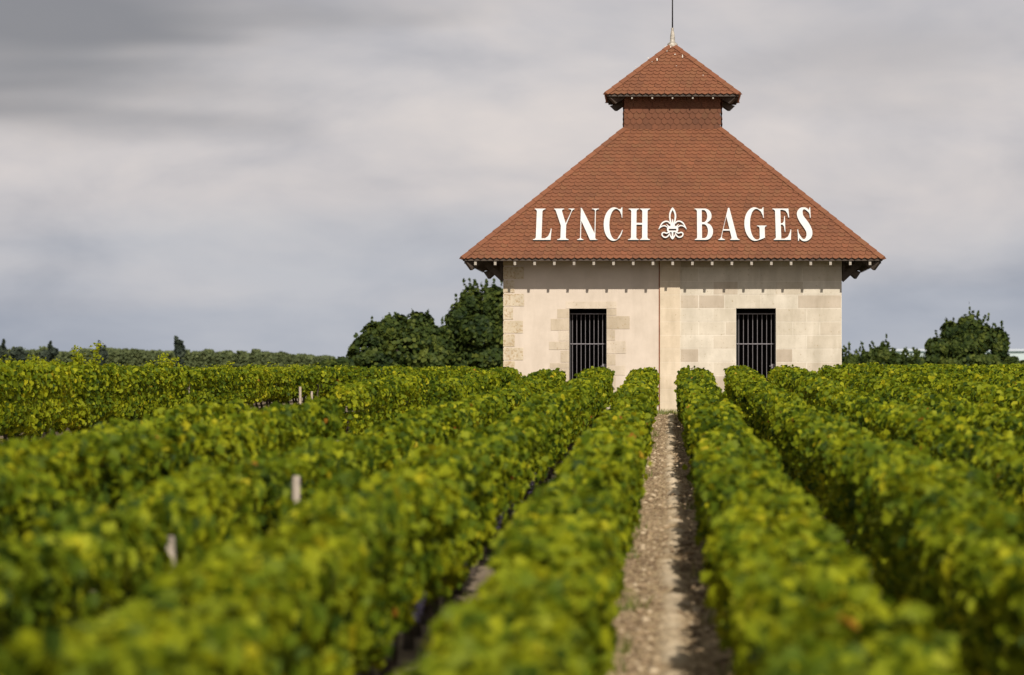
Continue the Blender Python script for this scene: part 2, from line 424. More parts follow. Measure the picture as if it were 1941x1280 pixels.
def join_geo(parts):
    V, L, C, T, o = [], [], [], [], 0
    for v, l, c, t in parts:
        V.append(v); L.append(l + o); C.append(c); T.append(t); o += len(v)
    return np.concatenate(V), np.concatenate(L), np.concatenate(C), np.concatenate(T)

# one gnarled trunk, shared by every vine
def trunk_mesh(seed):
    r = random.Random(seed); m = MB()
    p = [(0, 0, -.05)]; 
    for i in range(1, 5): p.append((r.uniform(-.025, .025), r.uniform(-.04, .04), -.05 + .13*i))
    m.tube(p, [.040, .033, .028, .030, .036], 7)
    e = p[-1]
    m.tube([e, (e[0], e[1] + .10, e[2] + .08), (e[0], e[1] + .34, e[2] + .12)], [.026, .018, .012], 6)
    m.tube([e, (e[0], e[1] - .10, e[2] + .09), (e[0], e[1] - .34, e[2] + .13)], [.026, .018, .012], 6)
    me = bpy.data.meshes.new('trunk'); me.from_pydata(m.V, [], m.F); me.materials.append(M['bark']); me.update()
    return me
TRUNKS = [trunk_mesh(i) for i in range(4)]
def grape_mesh():
    m = MB(); r = random.Random(2)
    for i in range(34):
        z = -r.random()*.15; rad = .042*(1 - (-z/.17)**1.6) + .004; a = r.uniform(0, 2*pi)
        c = (rad*cos(a), rad*sin(a), z); s = .0105
        V = [(c[0], c[1], c[2]+s), (c[0], c[1], c[2]-s)]
        for j in (.5, -.5):
            for k in range(6): V.append((c[0]+s*.87*cos(k*pi/3), c[1]+s*.87*sin(k*pi/3), c[2]+s*j))
        F = []
        for k in range(6):
            k2 = (k+1) % 6; F += [(0, 2+k, 2+k2), (2+k, 8+k, 8+k2, 2+k2), (1, 8+k2, 8+k)]
        m.add(V, F)
    me = bpy.data.meshes.new('grape_bunch'); me.from_pydata(m.V, [], m.F)
    me.polygons.foreach_set('use_smooth', np.ones(len(m.F), bool)); me.materials.append(M['grape']); me.update()
    return me
GRAPE = grape_mesh()

def vine_row(X, y0, y1, label, group, tall=(), h=.98, w=.56, dens=520, seed=0, size=.08, shoots=0.0, shoot_h=.25, top_fn=None, trunks=False, grapes=(), lodsplit=36, ragged=1.0, lo=.27):
    rg = np.random.default_rng(1000 + seed)
    n = int(dens*(y1 - y0)); y = rg.uniform(y0, y1, n)
    # denser and smaller where the row is in focus is not needed: the leaves keep one size
    phi = rg.uniform(0, 2*pi, n)
    fa = n1(rg, y0, y1, .9, .11*ragged); ft = n1(rg, y0, y1, .9, .030*ragged); fl = n1(rg, y0, y1, .7, .07)
    fx = n1(rg, y0, y1, 1.1, .03); fb = n1(rg, y0, y1, 7.0, .03)
    plant = n1(rg, y0, y1, 1.6, .09); gap = np.clip(.5 + .8*n1(rg, y0, y1, .8, 1.0)(y), 0, 1)
    top = h + ft(y) + fb(y) + (top_fn(y) if top_fn else 0)
    low = lo + fl(y)
    a = (w/2)*np.clip(1 + fa(y), .62, 1.35)
    cz = (top + low)/2; b = (top - low)/2
    cp, sp_ = np.cos(phi), np.sin(phi)
    ex = np.sign(cp)*np.abs(cp)**.62; ez = np.sign(sp_)*np.abs(sp_)**.62
    # most leaves sit in tufts of a dozen or so on the face of the hedge, with gaps between
    nc = max(8, n//15); pick = rg.integers(0, nc, n); tuft = rg.random(n) < .74
    cy_, cphi, cr_ = rg.uniform(y0, y1, nc), rg.uniform(0, 2*pi, nc), rg.uniform(.82, 1.07, nc)
    y = np.clip(np.where(tuft, cy_[pick] + rg.normal(0, .050, n), y), y0, y1)
    dph = .20*rg.normal(0, 1, n)
    phi = np.where(tuft, cphi[pick] + dph, phi)
    ctone = rg.normal(0, .12, nc)[pick]*tuft
    top = h + ft(y) + fb(y) + (top_fn(y) if top_fn else 0) + (.03*np.clip((y - 70)/12, 0, 1) if 85 < y1 < 90 else 0)
    low = lo + fl(y); a = (w/2)*np.clip(1 + fa(y), .62, 1.35)*(1 + (.30*np.clip((y - 68)/14, 0, 1) if 85 < y1 < 90 else 0)); cz = (top + low)/2; b = (top - low)/2
    cp, sp_ = np.cos(phi), np.sin(phi)
    ex = np.sign(cp)*np.abs(cp)**.5; ez = np.sign(sp_)*np.abs(sp_)**.5
    u = rg.random(n); r = np.where(tuft, cr_[pick] - .14*u, .86) - np.where(tuft, 0, rg.uniform(0, .55, n))
    ph2 = phi*2.2
    lump = .028*np.sin(y*5.3 + 2.1*phi + seed) + .028*np.sin(y*12.1 + 3*np.sin(ph2) + 2*seed)*np.sin(ph2*2 + y*1.7) + .018*np.sin(y*23 - ph2*4)
    x = X + fx(y) + ex*(a + lump)*r; z = cz + ez*(b + lump*.6)*r
    # ends of the row are rounded
    endk = np.minimum(y - y0, y1 - y); sh = np.clip(endk/.25, .55, 1); x = X + (x - X)*sh
    P = np.stack([x, y, gz(y) + z], 1)
    Nn = np.stack([cp, rg.normal(0, .3, n), sp_*.8 + .30], 1) + rg.normal(0, .72, (n, 3))
    face = np.where(y - y0 < .3, -1, np.where(y1 - y < .3, 1, 0)); Nn[:, 1] += face*.8
    U = np.stack([cp*.25, np.zeros(n), np.full(n, -.8)], 1) + rg.normal(0, .45, (n, 3))
    t = np.clip(.42 + plant(y) + ctone + rg.normal(0, .17, n), 0, .9)
    special = rg.random(n); t = np.where(special < .004, rg.uniform(.93, 1, n), t)
    s = size*rg.uniform(.7, 1.3, n)
    # patches of yellowing plants
    parts = []
    near = y < lodsplit
    for lod, msk in ((0, near), (1, ~near)):
        if msk.any():
            v, L, C, k = leaves_geo(P[msk], Nn[msk], U[msk], s[msk], lod); parts.append((v, L, C, np.repeat(t[msk], k)))
    ns = int(shoots*(y1 - y0))
    for i in range(ns + len(tall)):
        yy = rg.uniform(y0, y1); hh = shoot_h*rg.uniform(.3, 1.0) if rg.random() > .06 else shoot_h*rg.uniform(1.0, 1.5)
        if i >= ns: yy, hh = tall[i - ns]
        k = max(5, int(hh*(110 if i < ns else 260))); tt = rg.random(k); xx = X + rg.uniform(-.8, .8)*w/2; lx, ly = rg.normal(0, .10, 2)
        base = np.interp(yy, y, top) if False else h + float(ft(yy)) + float(fb(yy)) + (float(top_fn(yy)) if top_fn else 0)
        Q = np.stack([xx + lx*tt + rg.normal(0, .045, k), yy + ly*tt + rg.normal(0, .05, k), gzf(yy) + base - .06 + tt*hh], 1)
        nn = rg.normal(0, 1, (k, 3)); nn[:, 2] += .6; nn[:, 1] -= .4
        uu = rg.normal(0, .5, (k, 3)); uu[:, 2] -= .5
        v, L, C, kk = leaves_geo(Q, nn, uu, size*rg.uniform(.45, .9, k)*(1.1 - .4*tt), 0 if yy < lodsplit else 1)
        parts.append((v, L, C, np.repeat(np.clip(.62 + rg.normal(0, .12, k), 0, .9), kk)))
    root = empty('vine_row', (X, y0, gzf(y0)))
    tag(root, label, 'vine row', group)
    V, L, C, T = join_geo(parts)
    nmesh('foliage', V, L, C, M['vine'], root, T)
    if trunks:
        for i, yy in enumerate(np.arange(y0 + .4, y1, 1.0)):
            o = bpy.data.objects.new('trunk', TRUNKS[i % 4]); COL.objects.link(o); o.parent = root
            o.location = (rg.uniform(-.03, .03), yy - y0, gzf(yy) - gzf(y0)); o.rotation_euler = (rg.uniform(-.08, .08), rg.uniform(-.08, .08), rg.uniform(-.3, .3) + pi*(i % 2))
    for (gx, gy, gh) in grapes:
        o = bpy.data.objects.new('grape_bunch', GRAPE); COL.objects.link(o); o.parent = root
        o.location = (gx, gy - y0, gzf(gy) - gzf(y0) + gh); o.rotation_euler = (0, 0, gy*3)
    return root

# ------------------------------------------------------------------ the hut
D = 91.0
XC, YC = .11, 94.86
HW = 3.86
hut = empty('vineyard_hut', (XC, D, gzf(D)))
tag(hut, 'small square stone and plaster hut with a two-tier hipped roof of scalloped clay tiles', 'hut')
ZB, ZT = .45, 4.72
XL, XR = XC - HW, XC + HW
P0, P1 = -.18, .28                      # pilaster
DL0, DL1, DR0, DR1, DT = -2.255, -1.40, 1.56, 2.47, 3.07
TH = .5
w = MB()
w.box(XL, DL0, D, D+TH, ZB, ZT); w.box(DL1, P0, D, D+TH, ZB, ZT); w.box(DL0, DL1, D+.002, D+TH, DT, ZT)
w.box(XL, XL+TH, D+TH, YC+HW, ZB, ZT); w.box(XL+TH, XC, YC+HW-TH, YC+HW, ZB, ZT)
w.build('plaster_wall', M['plaster'], hut)
# stone half: mortar backing and real blocks
w = MB()
w.box(P1, DR0, D, D+TH, ZB, ZT, .95); w.box(DR1, XR, D, D+TH, ZB, ZT, .95); w.box(DR0, DR1, D+.002, D+TH, DT, ZT, .95)
w.box(XR-TH, XR, D+TH, YC+HW, ZB, ZT, .95); w.box(XC, XR-TH, YC+HW-TH, YC+HW, ZB, ZT, .95)
rs = random.Random(11)
CH = .308
def blocks(m, x0, x1, z0, z1, y, first=None, wmin=.38, wmax=.95, dark=.2, j=.010):
    x = x0; i = 0
    while x < x1 - 1e-4:
        wd = first if (i == 0 and first) else rs.uniform(wmin, wmax)
        if x1 - (x + wd) < .22: wd = x1 - x
        t = rs.uniform(.02, .2) if rs.random() < dark else rs.uniform(.35, .8)
        m.box(x + j, x + wd - j, y - .004, y + .02, z0 + j, z1 - j, t); x += wd; i += 1
k0 = int((DT - ZB)/CH) + 1
for k in range(-6, k0 + 1):
    z1 = DT - CH*k; z0 = z1 - CH
    z1 = min(z1, ZT)
    if z0 < ZB: break
    f = .42 if k % 2 else .75
    if z0 >= DT - .01:
        blocks(w, P1 + .004, XR - .003, z0, z1, D, f, .45, 1.05, .25)
    else:
        blocks(w, P1 + .004, DR0 - .003, z0, z1, D, f, .35, .8, .2); blocks(w, DR1 + .003, XR - .003, z0, z1, D, .38 if k % 2 else .7, .4, .95, .25)
    # the flank of the stone half
    yy = D + .02
    while yy < YC + HW - .05:
        wd = min(rs.uniform(.4, .95), YC + HW - yy); t = rs.uniform(.05, .25) if rs.random() < .2 else rs.uniform(.35, .8)
        w.box(XR - .02, XR + .004, yy + .007, yy + wd - .007, z0 + .007, z1 - .007, t); yy += wd
w.build('stone_wall', M['ashlar'], hut)
w = MB()
w.box(P0, P1, D - .05, D + TH, ZB, ZT, .95)
for k in range(-6, 10):
    z1 = min(DT - CH*k, ZT - .01); z0 = DT - CH*(k + 1)
    if z0 < ZB or z1 <= z0: continue
    w.box(P0 + .003, P1 - .003, D - .054, D - .02, z0 + .006, z1 - .006, rs.uniform(.1, .6))
w.build('pilaster', M['pilaster'], hut)
w = MB(); w.tube([(P0 - .016, D - .012, ZB), (P0 - .016, D - .012, 4.6)], [.011, .011], 6); w.build('conductor_cable', M['rust'], hut)
# rough corner stones, slightly proud of the plaster
w = MB()
for k in range(-4, 9):
    z1 = 3.40 - CH*k*1.0; z0 = z1 - CH + .03
    if z0 < ZB: break
    wd = (.46 if k % 2 == 0 else .235) + rs.uniform(-.03, .03)
    w.box(XL - .012, XL + wd, D - .012, D + .03, z0, min(z1, ZT - .02), rs.uniform(.1, .9))
    w.box(XL - .012, XL + .02, D + .03, D + (.25 if k % 2 == 0 else .48), z0, min(z1, ZT - .02), rs.uniform(.1, .9))
w.build('corner_stones', M['rough'], hut)
def zpx(zy): return EYE + (690 - (470 + zy/3.878))/82.95
def xpx(zx): return ((930 + zx/3.878) - 1266)/82.95
w = MB()
w.box(xpx(553), xpx(925), D - .010, D + .03, zpx(446), zpx(395), .8)
for (x0, x1, y0, y1, t) in ((490, 576, 450, 516, .3), (442, 576, 522, 606, .35), (500, 576, 612, 684, .8), (430, 576, 690, 748, .6), (515, 576, 756, 840, .5), (436, 576, 848, 884, .55), (500, 576, 890, 980, .6), (436, 576, 986, 1060, .5), (500, 576, 1066, 1150, .6),
                            (855, 925, 450, 496, .35), (855, 1022, 502, 596, .25), (855, 915, 602, 680, .6), (855, 995, 686, 776, .9), (855, 918, 782, 862, .5), (855, 990, 868, 936, .85), (855, 918, 942, 1030, .6), (855, 990, 1036, 1150, .6)):
    w.box(xpx(x0) if x1 < 700 else DL1 + .001, DL0 - .001 if x1 < 700 else xpx(x1), D - .009, D + .03, zpx(y1), zpx(y0), t)
w.build('door_surround', M['dressed'], hut)
# room behind the gates, its darkness painted in
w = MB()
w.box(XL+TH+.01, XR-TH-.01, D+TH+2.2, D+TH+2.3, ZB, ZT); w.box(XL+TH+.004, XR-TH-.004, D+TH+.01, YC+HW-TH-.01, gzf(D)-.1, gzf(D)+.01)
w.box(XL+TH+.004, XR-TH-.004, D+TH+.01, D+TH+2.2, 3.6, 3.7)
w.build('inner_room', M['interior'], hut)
def barred_door(x0, x1):
    yb = D + .38; zb = gzf(D) + .06; zt = DT - .12
    m = MB(); n = 8; g0 = x0 + .055; g1 = x1 - .085
    m.box(x0 + .003, x0 + .035, yb, yb + .03, zb, zt, .5)
    m.box(x1 - .035, x1 - .003, yb, yb + .03, zb, zt, .5)
    f = m.build('barred_door', M['black_iron'], hut)
    b = MB()
    for i in range(n):
        x = g0 + .012 + (g1 - g0 - .024)*i/(n - 1)
        b.tube([(x, yb - .008, zb), (x, yb - .008, zt)], [.0072, .0072], 8)
    b.box(x0 + .01, x1 - .02, yb - .032, yb - .021, 2.25, 2.27); b.box(x0 + .01, x1 - .01, yb - .004, yb + .012, zt - .012, zt + .012)
    b.build('bars', M['iron'], f)
    k = MB(); k.box(x1 - .105, x1 - .02, yb - .05, yb + .02, 1.70, 1.80); k.tube([(x1 - .085, yb - .05, 1.75), (x1 - .085, yb - .09, 1.75), (x1 - .14, yb - .09, 1.75)], [.01, .01, .008], 6)
    k.build('lock', M['iron'], f)
barred_door(DL0, DL1); barred_door(DR0, DR1)

# roof -------------------------------------------------------------
EH, ZE = 4.78, 4.163                     # half width and height of the main eave
NH, ZN = 1.130, 7.326                    # neck
CHW, ZCE, ZA = 1.576, 8.10, 9.40        # cap eave, apex
def tiles(m, c, half_b, half_t, zb, zt, face, tw=.146, ex=.132, th=.013, seed=0, vertical=False):
    """scalloped tiles on one face of a pyramid frustum centred at c"""
    r = random.Random(seed)
    run = half_b - half_t; rise = zt - zb; L = sqrt(run*run + rise*rise)
    ang = face*pi/2; cs, sn = cos(ang), sin(ang)
    def P(u, v, off):
        d = half_b - run*v/L; z = zb + rise*v/L
        d += off*rise/L; z += off*run/L
        x, y = u, -d                     # face 0 looks towards -Y
        return (c[0] + x*cs - y*sn, c[1] + x*sn + y*cs, z)
    rows = int(L/ex) + 1
    for i in range(rows):
        v0 = i*ex
        if v0 > L - .02: break
        hw0 = half_b - run*v0/L
        n = int(2*hw0/tw) + 3
        for k in range(n):
            uc = -hw0 - tw + (k + (.5 if i % 2 else 0))*tw + r.uniform(-.003, .003)
            hw_ = tw/2 - .0018; dv = r.uniform(-.005, .005); lift = r.uniform(0, .004)
            pts = [(uc - hw_, v0 + ex*1.45), (uc - hw_, v0 + .042 + dv)]
            for a in (.42, .21, 0, -.21, -.42)if i > 0 else (.42, 0, -.42):
                pts.append((uc - hw_*a/.45*.86, v0 + dv + .048*(a/.45)**2 - .012))
            pts += [(uc + hw_, v0 + .042 + dv), (uc + hw_, v0 + ex*1.45)]
            top = []; ok = False
            for (u, v) in pts:
                v = min(v, L); lim = half_b - run*max(v, 0)/L
                uu = max(-lim, min(lim, u)); ok = ok or abs(uu - u) < 1e-6
                top.append((uu, v, .033 - .025*(v - v0)/(ex*1.45) + lift))
            if not ok: continue
            us = [p[0] for p in top]
            if max(us) - min(us) < .02: continue
            q = len(top)
            V = [P(*p) for p in top] + [P(p[0], p[1], p[2] - th) for p in top]
            F = [tuple(range(q))] + [(j, j + q, j + 1 + q, j + 1) for j in range(1, q - 2)]
            m.add(V, F, min(1, max(0, r.gauss(.5, .24))))
def hip(m, a, b, c, n_left, n_right, step=.30, wd=.105):
    """overlapping angled ridge tiles from a (low) to b (high)"""
    a = Vector(a); b = Vector(b); L = (b - a).length; d = (b - a).normalized(); k = int(L/step) + 1
    r = random.Random(int(abs(a.x*10) + abs(a.y*7)))
    for i in range(k):
        s0 = i*L/k - .02; s1 = (i + 1)*L/k + .03
        V = []
        for s, lf in ((s0, .030), (s1, .012)):
            p = a + d*s + Vector((0, 0, 1))*(lf + .035)
            for nn, sg in ((n_left, 1), (n_right, 1)):
                V.append(p + nn*wd - Vector((0, 0, .0)))
            V.append(p + Vector((0, 0, .02)))
        F = [(0, 2, 5, 3), (2, 1, 4, 5), (0, 1, 2), (3, 5, 4), (0, 3, 4, 1)]
        m.add(V, F, min(1, max(0, r.gauss(.45, .2))))
def pyramid(parent, name, half_b, half_t, zb, zt, seed, hips=True):
    c = (XC, YC)
    m = MB()
    th = .03
    # boarding under the tiles
    def ring(h, z): return [(XC - h, YC - h, z), (XC + h, YC - h, z), (XC + h, YC + h, z), (XC - h, YC + h, z)]
    hb = half_b - .03
    V = ring(hb, zb) + ring(half_t, zt) + ring(hb, zb - th) + ring(max(half_t - .05, .0), zt - th)
    F = [(0,1,5,4),(1,2,6,5),(2,3,7,6),(3,0,4,7)] + [(9,8,12,13),(10,9,13,14),(11,10,14,15),(8,11,15,12)] + [(1,0,8,9),(2,1,9,10),(3,2,10,11),(0,3,11,8)]
    bd = MB(); bd.add(V, F)
    for f in range(4): tiles(m, c, half_b, half_t, zb, zt, f, seed=seed + f)
    root = m.build(name, M['tile'], parent)
    bd.build('roof_boarding', M['dark_wood'], root)
    if hips:
        for sx, sy in ((-1,-1),(1,-1),(1,1),(-1,1)):
            a = (XC + sx*half_b, YC + sy*half_b, zb); b = (XC + sx*half_t, YC + sy*half_t, zt)
            # vectors lying in the two roof planes, away from the hip
            run = half_b - half_t; rise = zt - zb; L = sqrt(run*run*2 + rise*rise)
            dn = Vector((-sx*run, -sy*run, rise))/L
            n1_ = Vector((-sx, 0, 0)); n1_ = (n1_ - dn*n1_.dot(dn)).normalized()
            n2_ = Vector((0, -sy, 0)); n2_ = (n2_ - dn*n2_.dot(dn)).normalized()
            hm = MB(); hip(hm, a, b, c, n1_, n2_); hm.build('hip_ridge', M['tile'], root)
    return root
main_roof = pyramid(hut, 'main_roof', EH, NH, ZE, ZN, 21)
# neck with tiled sides
m = MB()
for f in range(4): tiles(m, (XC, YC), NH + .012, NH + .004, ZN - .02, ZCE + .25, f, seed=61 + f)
neck = m.build('roof_neck', M['shaded_tile'], hut)
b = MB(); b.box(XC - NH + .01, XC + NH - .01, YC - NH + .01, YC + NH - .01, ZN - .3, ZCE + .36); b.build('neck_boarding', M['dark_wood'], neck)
cap = pyramid(hut, 'cap_roof', CHW, .06, ZCE, ZA - .05, 81)
rl = random.Random(4)
SL = Vector((0, (CHW - .06), ZA - .05 - ZCE)).normalized(); NL = Vector((0, -SL.z, SL.y))
for (zx, zy, ln_) in ((655, 470, .10), (640, 440, .07), (590, 520, .07), (563, 565, .11), (515, 580, .10), (800, 530, .12), (730, 520, .04), (660, 430, .09), (600, 505, .05), (968, 622, .03), (742, 640, .02), (990, 735, .03), (365, 650, .03), (480, 560, .03), (690, 440, .06), (895, 590, .025)):
    X = ((1130 + zx/4.924) - 1273.5)/79.8; zt_ = EYE + (690 - zy/4.924)/79.8
    v = (zt_ - ZCE)/SL.z
    p = Vector((XC + X, YC - CHW, ZCE)) + SL*v + NL*.048
    wv = rl.uniform(.008, .016); V = []
    for q in range(5):
        s = -ln_*q/4; ww = wv*(.5 + .6*sin(pi*(q + .5)/5))
        V += [p + SL*s + Vector((-ww + rl.uniform(-.004, .004), 0, 0)), p + SL*s + Vector((ww, 0, 0))]
    V2 = V + [x - NL*.012 for x in V]
    F = [(2*q, 2*q+2, 2*q+3, 2*q+1) for q in range(4)] + [(2*q, 10+2*q, 12+2*q, 2+2*q) for q in range(4)] + [(2*q+1, 3+2*q, 13+2*q, 11+2*q) for q in range(4)]
    st = MB(); st.add(V2, F); st.build('lime_streak', M['lime'], cap)

def eave_timbers(parent, half, z, wallhalf, n, tail, tw_, name, pitch, drop, spacing=None, hipdrop=.2):
    """rafter tails on four sides: an end coloured pale as if sunlit, a body coloured dark as if shaded, plus hip rafters"""
    run = half - wallhalf
    xs_ = [XC + (i - (n - 1)/2)*spacing for i in range(n)]
    for f in range(4):
        ang = f*pi/2; cs, sn = cos(ang), sin(ang)
        def W(u, d, zz): return (XC + u*cs + d*sn, YC + u*sn - d*cs, zz)
        for x in xs_:
            u = x - XC; m = MB()
            d0 = half - .05; d1 = max(wallhalf - .1, abs(u) + .06)
            if d1 > d0 - .05: continue
            z0 = z - .05; rise = (d0 - d1)*pitch; tl = tail if f in (0, 2) else tail*.55
            V = []
            for du in (-tw_/2, tw_/2):
                V += [W(u+du, d0, z0), W(u+du, d0, z0 - tl), W(u+du, d1, z0 + rise - tl), W(u+du, d1, z0 + rise)]
            m.add(V, [(0,1,2,3),(7,6,5,4),(0,3,7,4),(1,5,6,2),(3,2,6,7)])
            me_mi = [0]*5
            b0 = len(m.V); m.add([V[0], V[1], V[5], V[4]], [(0,3,2,1)])
            pmesh('rafter', m.V, m.F, [M['dark_wood'], M['rafter']], parent, m.T, mi=me_mi + [1])
    for sx, sy in ((-1,-1),(1,-1),(1,1),(-1,1)):
        m = MB(); V = []
        o = Vector((sx, sy, 0)).normalized(); r = Vector((-sy, sx, 0)).normalized()
        hd = half*sqrt(2)
        for s in (-.04, .04):
            for d_, z_ in ((hd - .12, z - .06), (hd - .30, z - .06 - hipdrop), (hd - .62, z - .05), (hd - .62, z + .02)):
                p = Vector((XC, YC, 0)) + o*d_ + r*s; V.append((p.x, p.y, z_))
        m.add(V, [(0,1,2,3),(7,6,5,4),(0,4,5,1),(1,5,6,2),(2,6,7,3),(3,7,4,0)])
        m.build('hip_rafter', M['dark_wood'], parent)
eave_timbers(hut, EH, ZE, HW, 21, .075, .056, 'rafter', .8666, 0, .4465, .18)
eave_timbers(cap, CHW, ZCE, NH, 5, .036, .034, 'rafter', .825, 0, .475, .13)
# wall plates and braces under the side eaves
for sx in (-1, 1):
    m = MB(); x = XC + sx*(HW + .50)
    m.bar((x, D - .20, ZE + .20), (x, YC + HW + .20, ZE + .20), .10, .10)
    m.build('eave_plate', M['dark_wood'], hut)
for sx in (-1, 1):
    for yy in (D + .16, YC, YC + HW - .16):
        m = MB(); xw = XC + sx*HW
        m.bar((xw - sx*.0, yy, 3.72), (xw + sx*.56, yy, 4.24), .13, .125, (0, 1, 0)); m.bar((xw + sx*.06, yy, 3.80), (xw + sx*.06, yy, 4.62), .05, .10, (0, 1, 0))
        m.build('eave_brace', M['dark_wood'], hut)
# finial and lightning rod
m = MB()
m.tube([(XC, YC, ZA - .10), (XC, YC, ZA + .01), (XC, YC, ZA + .03), (XC, YC, ZA + .06), (XC, YC, ZA + .08), (XC, YC, ZA + .20), (XC, YC, ZA + .30), (XC, YC, ZA + .36), (XC, YC, ZA + .39), (XC, YC, ZA + .41)],
       [.12, .125, .115, .075, .060, .055, .040, .026, .036, .012], 12)
fin = m.build('finial', M['zinc'], hut, True)
m = MB(); m.tube([(XC, YC, ZA + .38), (XC, YC, ZA + 1.2), (XC, YC, ZA + 1.9)], [.017, .014, .008], 8); m.build('lightning_rod', M['black_iron'], hut, True)

# ------------------------------------------------------------------ letters on the roof
def arc(cx, cy, rx, ry, a0, a1, n=14): return [(cx + rx*cos(radians(a0 + (a1-a0)*i/n)), cy + ry*sin(radians(a0 + (a1-a0)*i/n))) for i in range(n + 1)]
G = []
G.append(('letter', [[(103,0),(103,5),(115,8),(120,16),(120,182),(115,190),(107,193),(107,198),(175,198),(175,193),(165,190),(157,182),(157,11),(178,11),(196,24),(207,47),(212,72),(218,72),(214,0)]]))
G.append(('letter', [[(254,0),(254,5),(267,8),(273,16),(273,90),(240,180),(236,189),(228,193),(228,198),(292,198),(292,193),(281,190),(279,182),(304,106),(334,178),(336,188),(330,192),(318,193),(318,198),(357,198),(357,193),(347,188),(340,178),(308,94),(308,16),(313,8),(326,5),(326,0)]]))
G.append(('letter', [[(378,0),(378,5),(388,7),(395,14),(395,196),(392,202),(403,202),(484,46),(484,184),(478,191),(465,193),(465,198),(510,198),(510,193),(498,191),(491,184),(491,12),(497,4),(507,3),(507,0),(457,0),(402,116),(402,14),(408,7),(418,5),(418,0)]]))
G.append(('letter', [[(657,206),(651,206),(645,195)] + arc(604,100,64,106,64,292,26) + [(642,14),(654,36),(661,62),(656,64),(645,38),(633,19)] + arc(617,99,40,96,284,76,24) + [(640,180),(650,155),(652,138),(657,138)]]))
G.append(('letter', [[(693,0),(693,5),(706,8),(711,16),(711,182),(706,190),(695,193),(695,198),(761,198),(761,193),(751,190),(746,182),(746,108),(780,108),(780,182),(775,190),(766,193),(766,198),(831,198),(831,193),(820,190),(815,182),(815,16),(820,8),(831,5),(831,0),(766,0),(766,5),(775,8),(780,16),(780,95),(746,95),(746,16),(751,8),(761,5),(761,0)]]))
G.append(('letter', [[(1107,0),(1107,5),(1117,8),(1122,16),(1122,182),(1117,190),(1107,193),(1107,198),(1165,198)] + arc(1172,152,43,46,90,-38,10) + [(1186,106)] + arc(1177,54,46,54,58,-90,12) + [(1165,0)],
                     [(1154,188),(1164,188)] + arc(1164,150,22,38,84,-84,9) + [(1154,112)],
                     [(1154,98),(1166,98)] + arc(1166,55,24,43,84,-84,9) + [(1154,12)]]))
G.append(('letter', [[(1254,0),(1254,5),(1263,8),(1270,18),(1317,203),(1327,203),(1372,16),(1378,8),(1387,5),(1387,0),(1327,0),(1327,5),(1334,8),(1336,14),(1326,58),(1285,58),(1277,22),(1280,10),(1296,5),(1296,0)],
                     [(1288,68),(1324,68),(1306,144)]]))
G.append(('letter', [[(1541,206),(1535,206),(1529,195)] + arc(1483,100,66,106,64,280,26) + [(1515,2),(1545,14),(1545,75),(1549,84),(1557,86),(1557,91),(1495,91),(1495,86),(1505,84),(1511,76),(1511,14),(1504,5)] + arc(1495,99,41,96,272,76,24) + [(1521,180),(1533,155),(1536,138),(1541,138)]]))
G.append(('letter', [[(1597,0),(1597,5),(1606,8),(1611,16),(1611,182),(1606,190),(1595,193),(1595,198),(1697,198),(1700,140),(1694,140),(1688,166),(1676,184),(1660,189),(1646,189),(1646,106),(1655,106),(1663,116),(1668,151),(1673,151),(1673,51),(1668,51),(1663,86),(1655,96),(1646,96),(1646,9),(1665,9),(1685,20),(1698,45),(1704,66),(1710,66),(1705,0)]]))
def stroke(pts, steps=5):
    """variable-width stroke to an outline; pts are (x, y, half width)"""
    P_ = []
    for i in range(len(pts) - 1):
        p0 = pts[max(i-1, 0)]; p1 = pts[i]; p2 = pts[i+1]; p3 = pts[min(i+2, len(pts)-1)]
        for s in range(steps):
            t = s/steps
            P_.append(tuple(.5*((2*p1[k]) + (-p0[k]+p2[k])*t + (2*p0[k]-5*p1[k]+4*p2[k]-p3[k])*t*t + (-p0[k]+3*p1[k]-3*p2[k]+p3[k])*t**3) for k in range(3)))
    P_.append(pts[-1]); A = []; B = []
    for i, p in enumerate(P_):
        a = P_[max(i-1, 0)]; b = P_[min(i+1, len(P_)-1)]; dx, dy = b[0]-a[0], b[1]-a[1]; l = sqrt(dx*dx + dy*dy) or 1
        # condensed letters: widths are measured in the squeezed units along x
        nx, ny = -dy/l, dx/l; A.append((p[0]+nx*p[2], p[1]+ny*p[2])); B.append((p[0]-nx*p[2], p[1]-ny*p[2]))
    return A + B[::-1]
G.append(('letter', [stroke([(1832,140,2.5),(1829,166,4),(1820,184,7),(1806,196,7.5),(1792,199,7),(1776,191,13),(1767,170,19),(1770,146,20),(1786,118,22),(1806,88,22),(1820,56,20),(1819,28,18),(1805,7,12),(1788,-1,7.5),(1772,5,7),(1760,22,7),(1752,44,4),(1748,64,2.5)])],
          [[(1828,138),(1834,138),(1834,206),(1829,206),(1824,194)], [(1753,66),(1747,66),(1748,-7),(1753,-7),(1758,6)]]))
SGN = empty('roof_sign', (.1, 90.5, 4.55))
tag(SGN, 'white roman capital letters and white lily emblem fixed to the front roof slope', 'sign')
SA = atan2(ZN - ZE, EH - NH); CS, SS = cos(SA), sin(SA)
SB = (90.54, ZE + (90.54 - (YC - EH))*math.tan(SA))
UX = 1/(3.29*83.0); UY = .00578
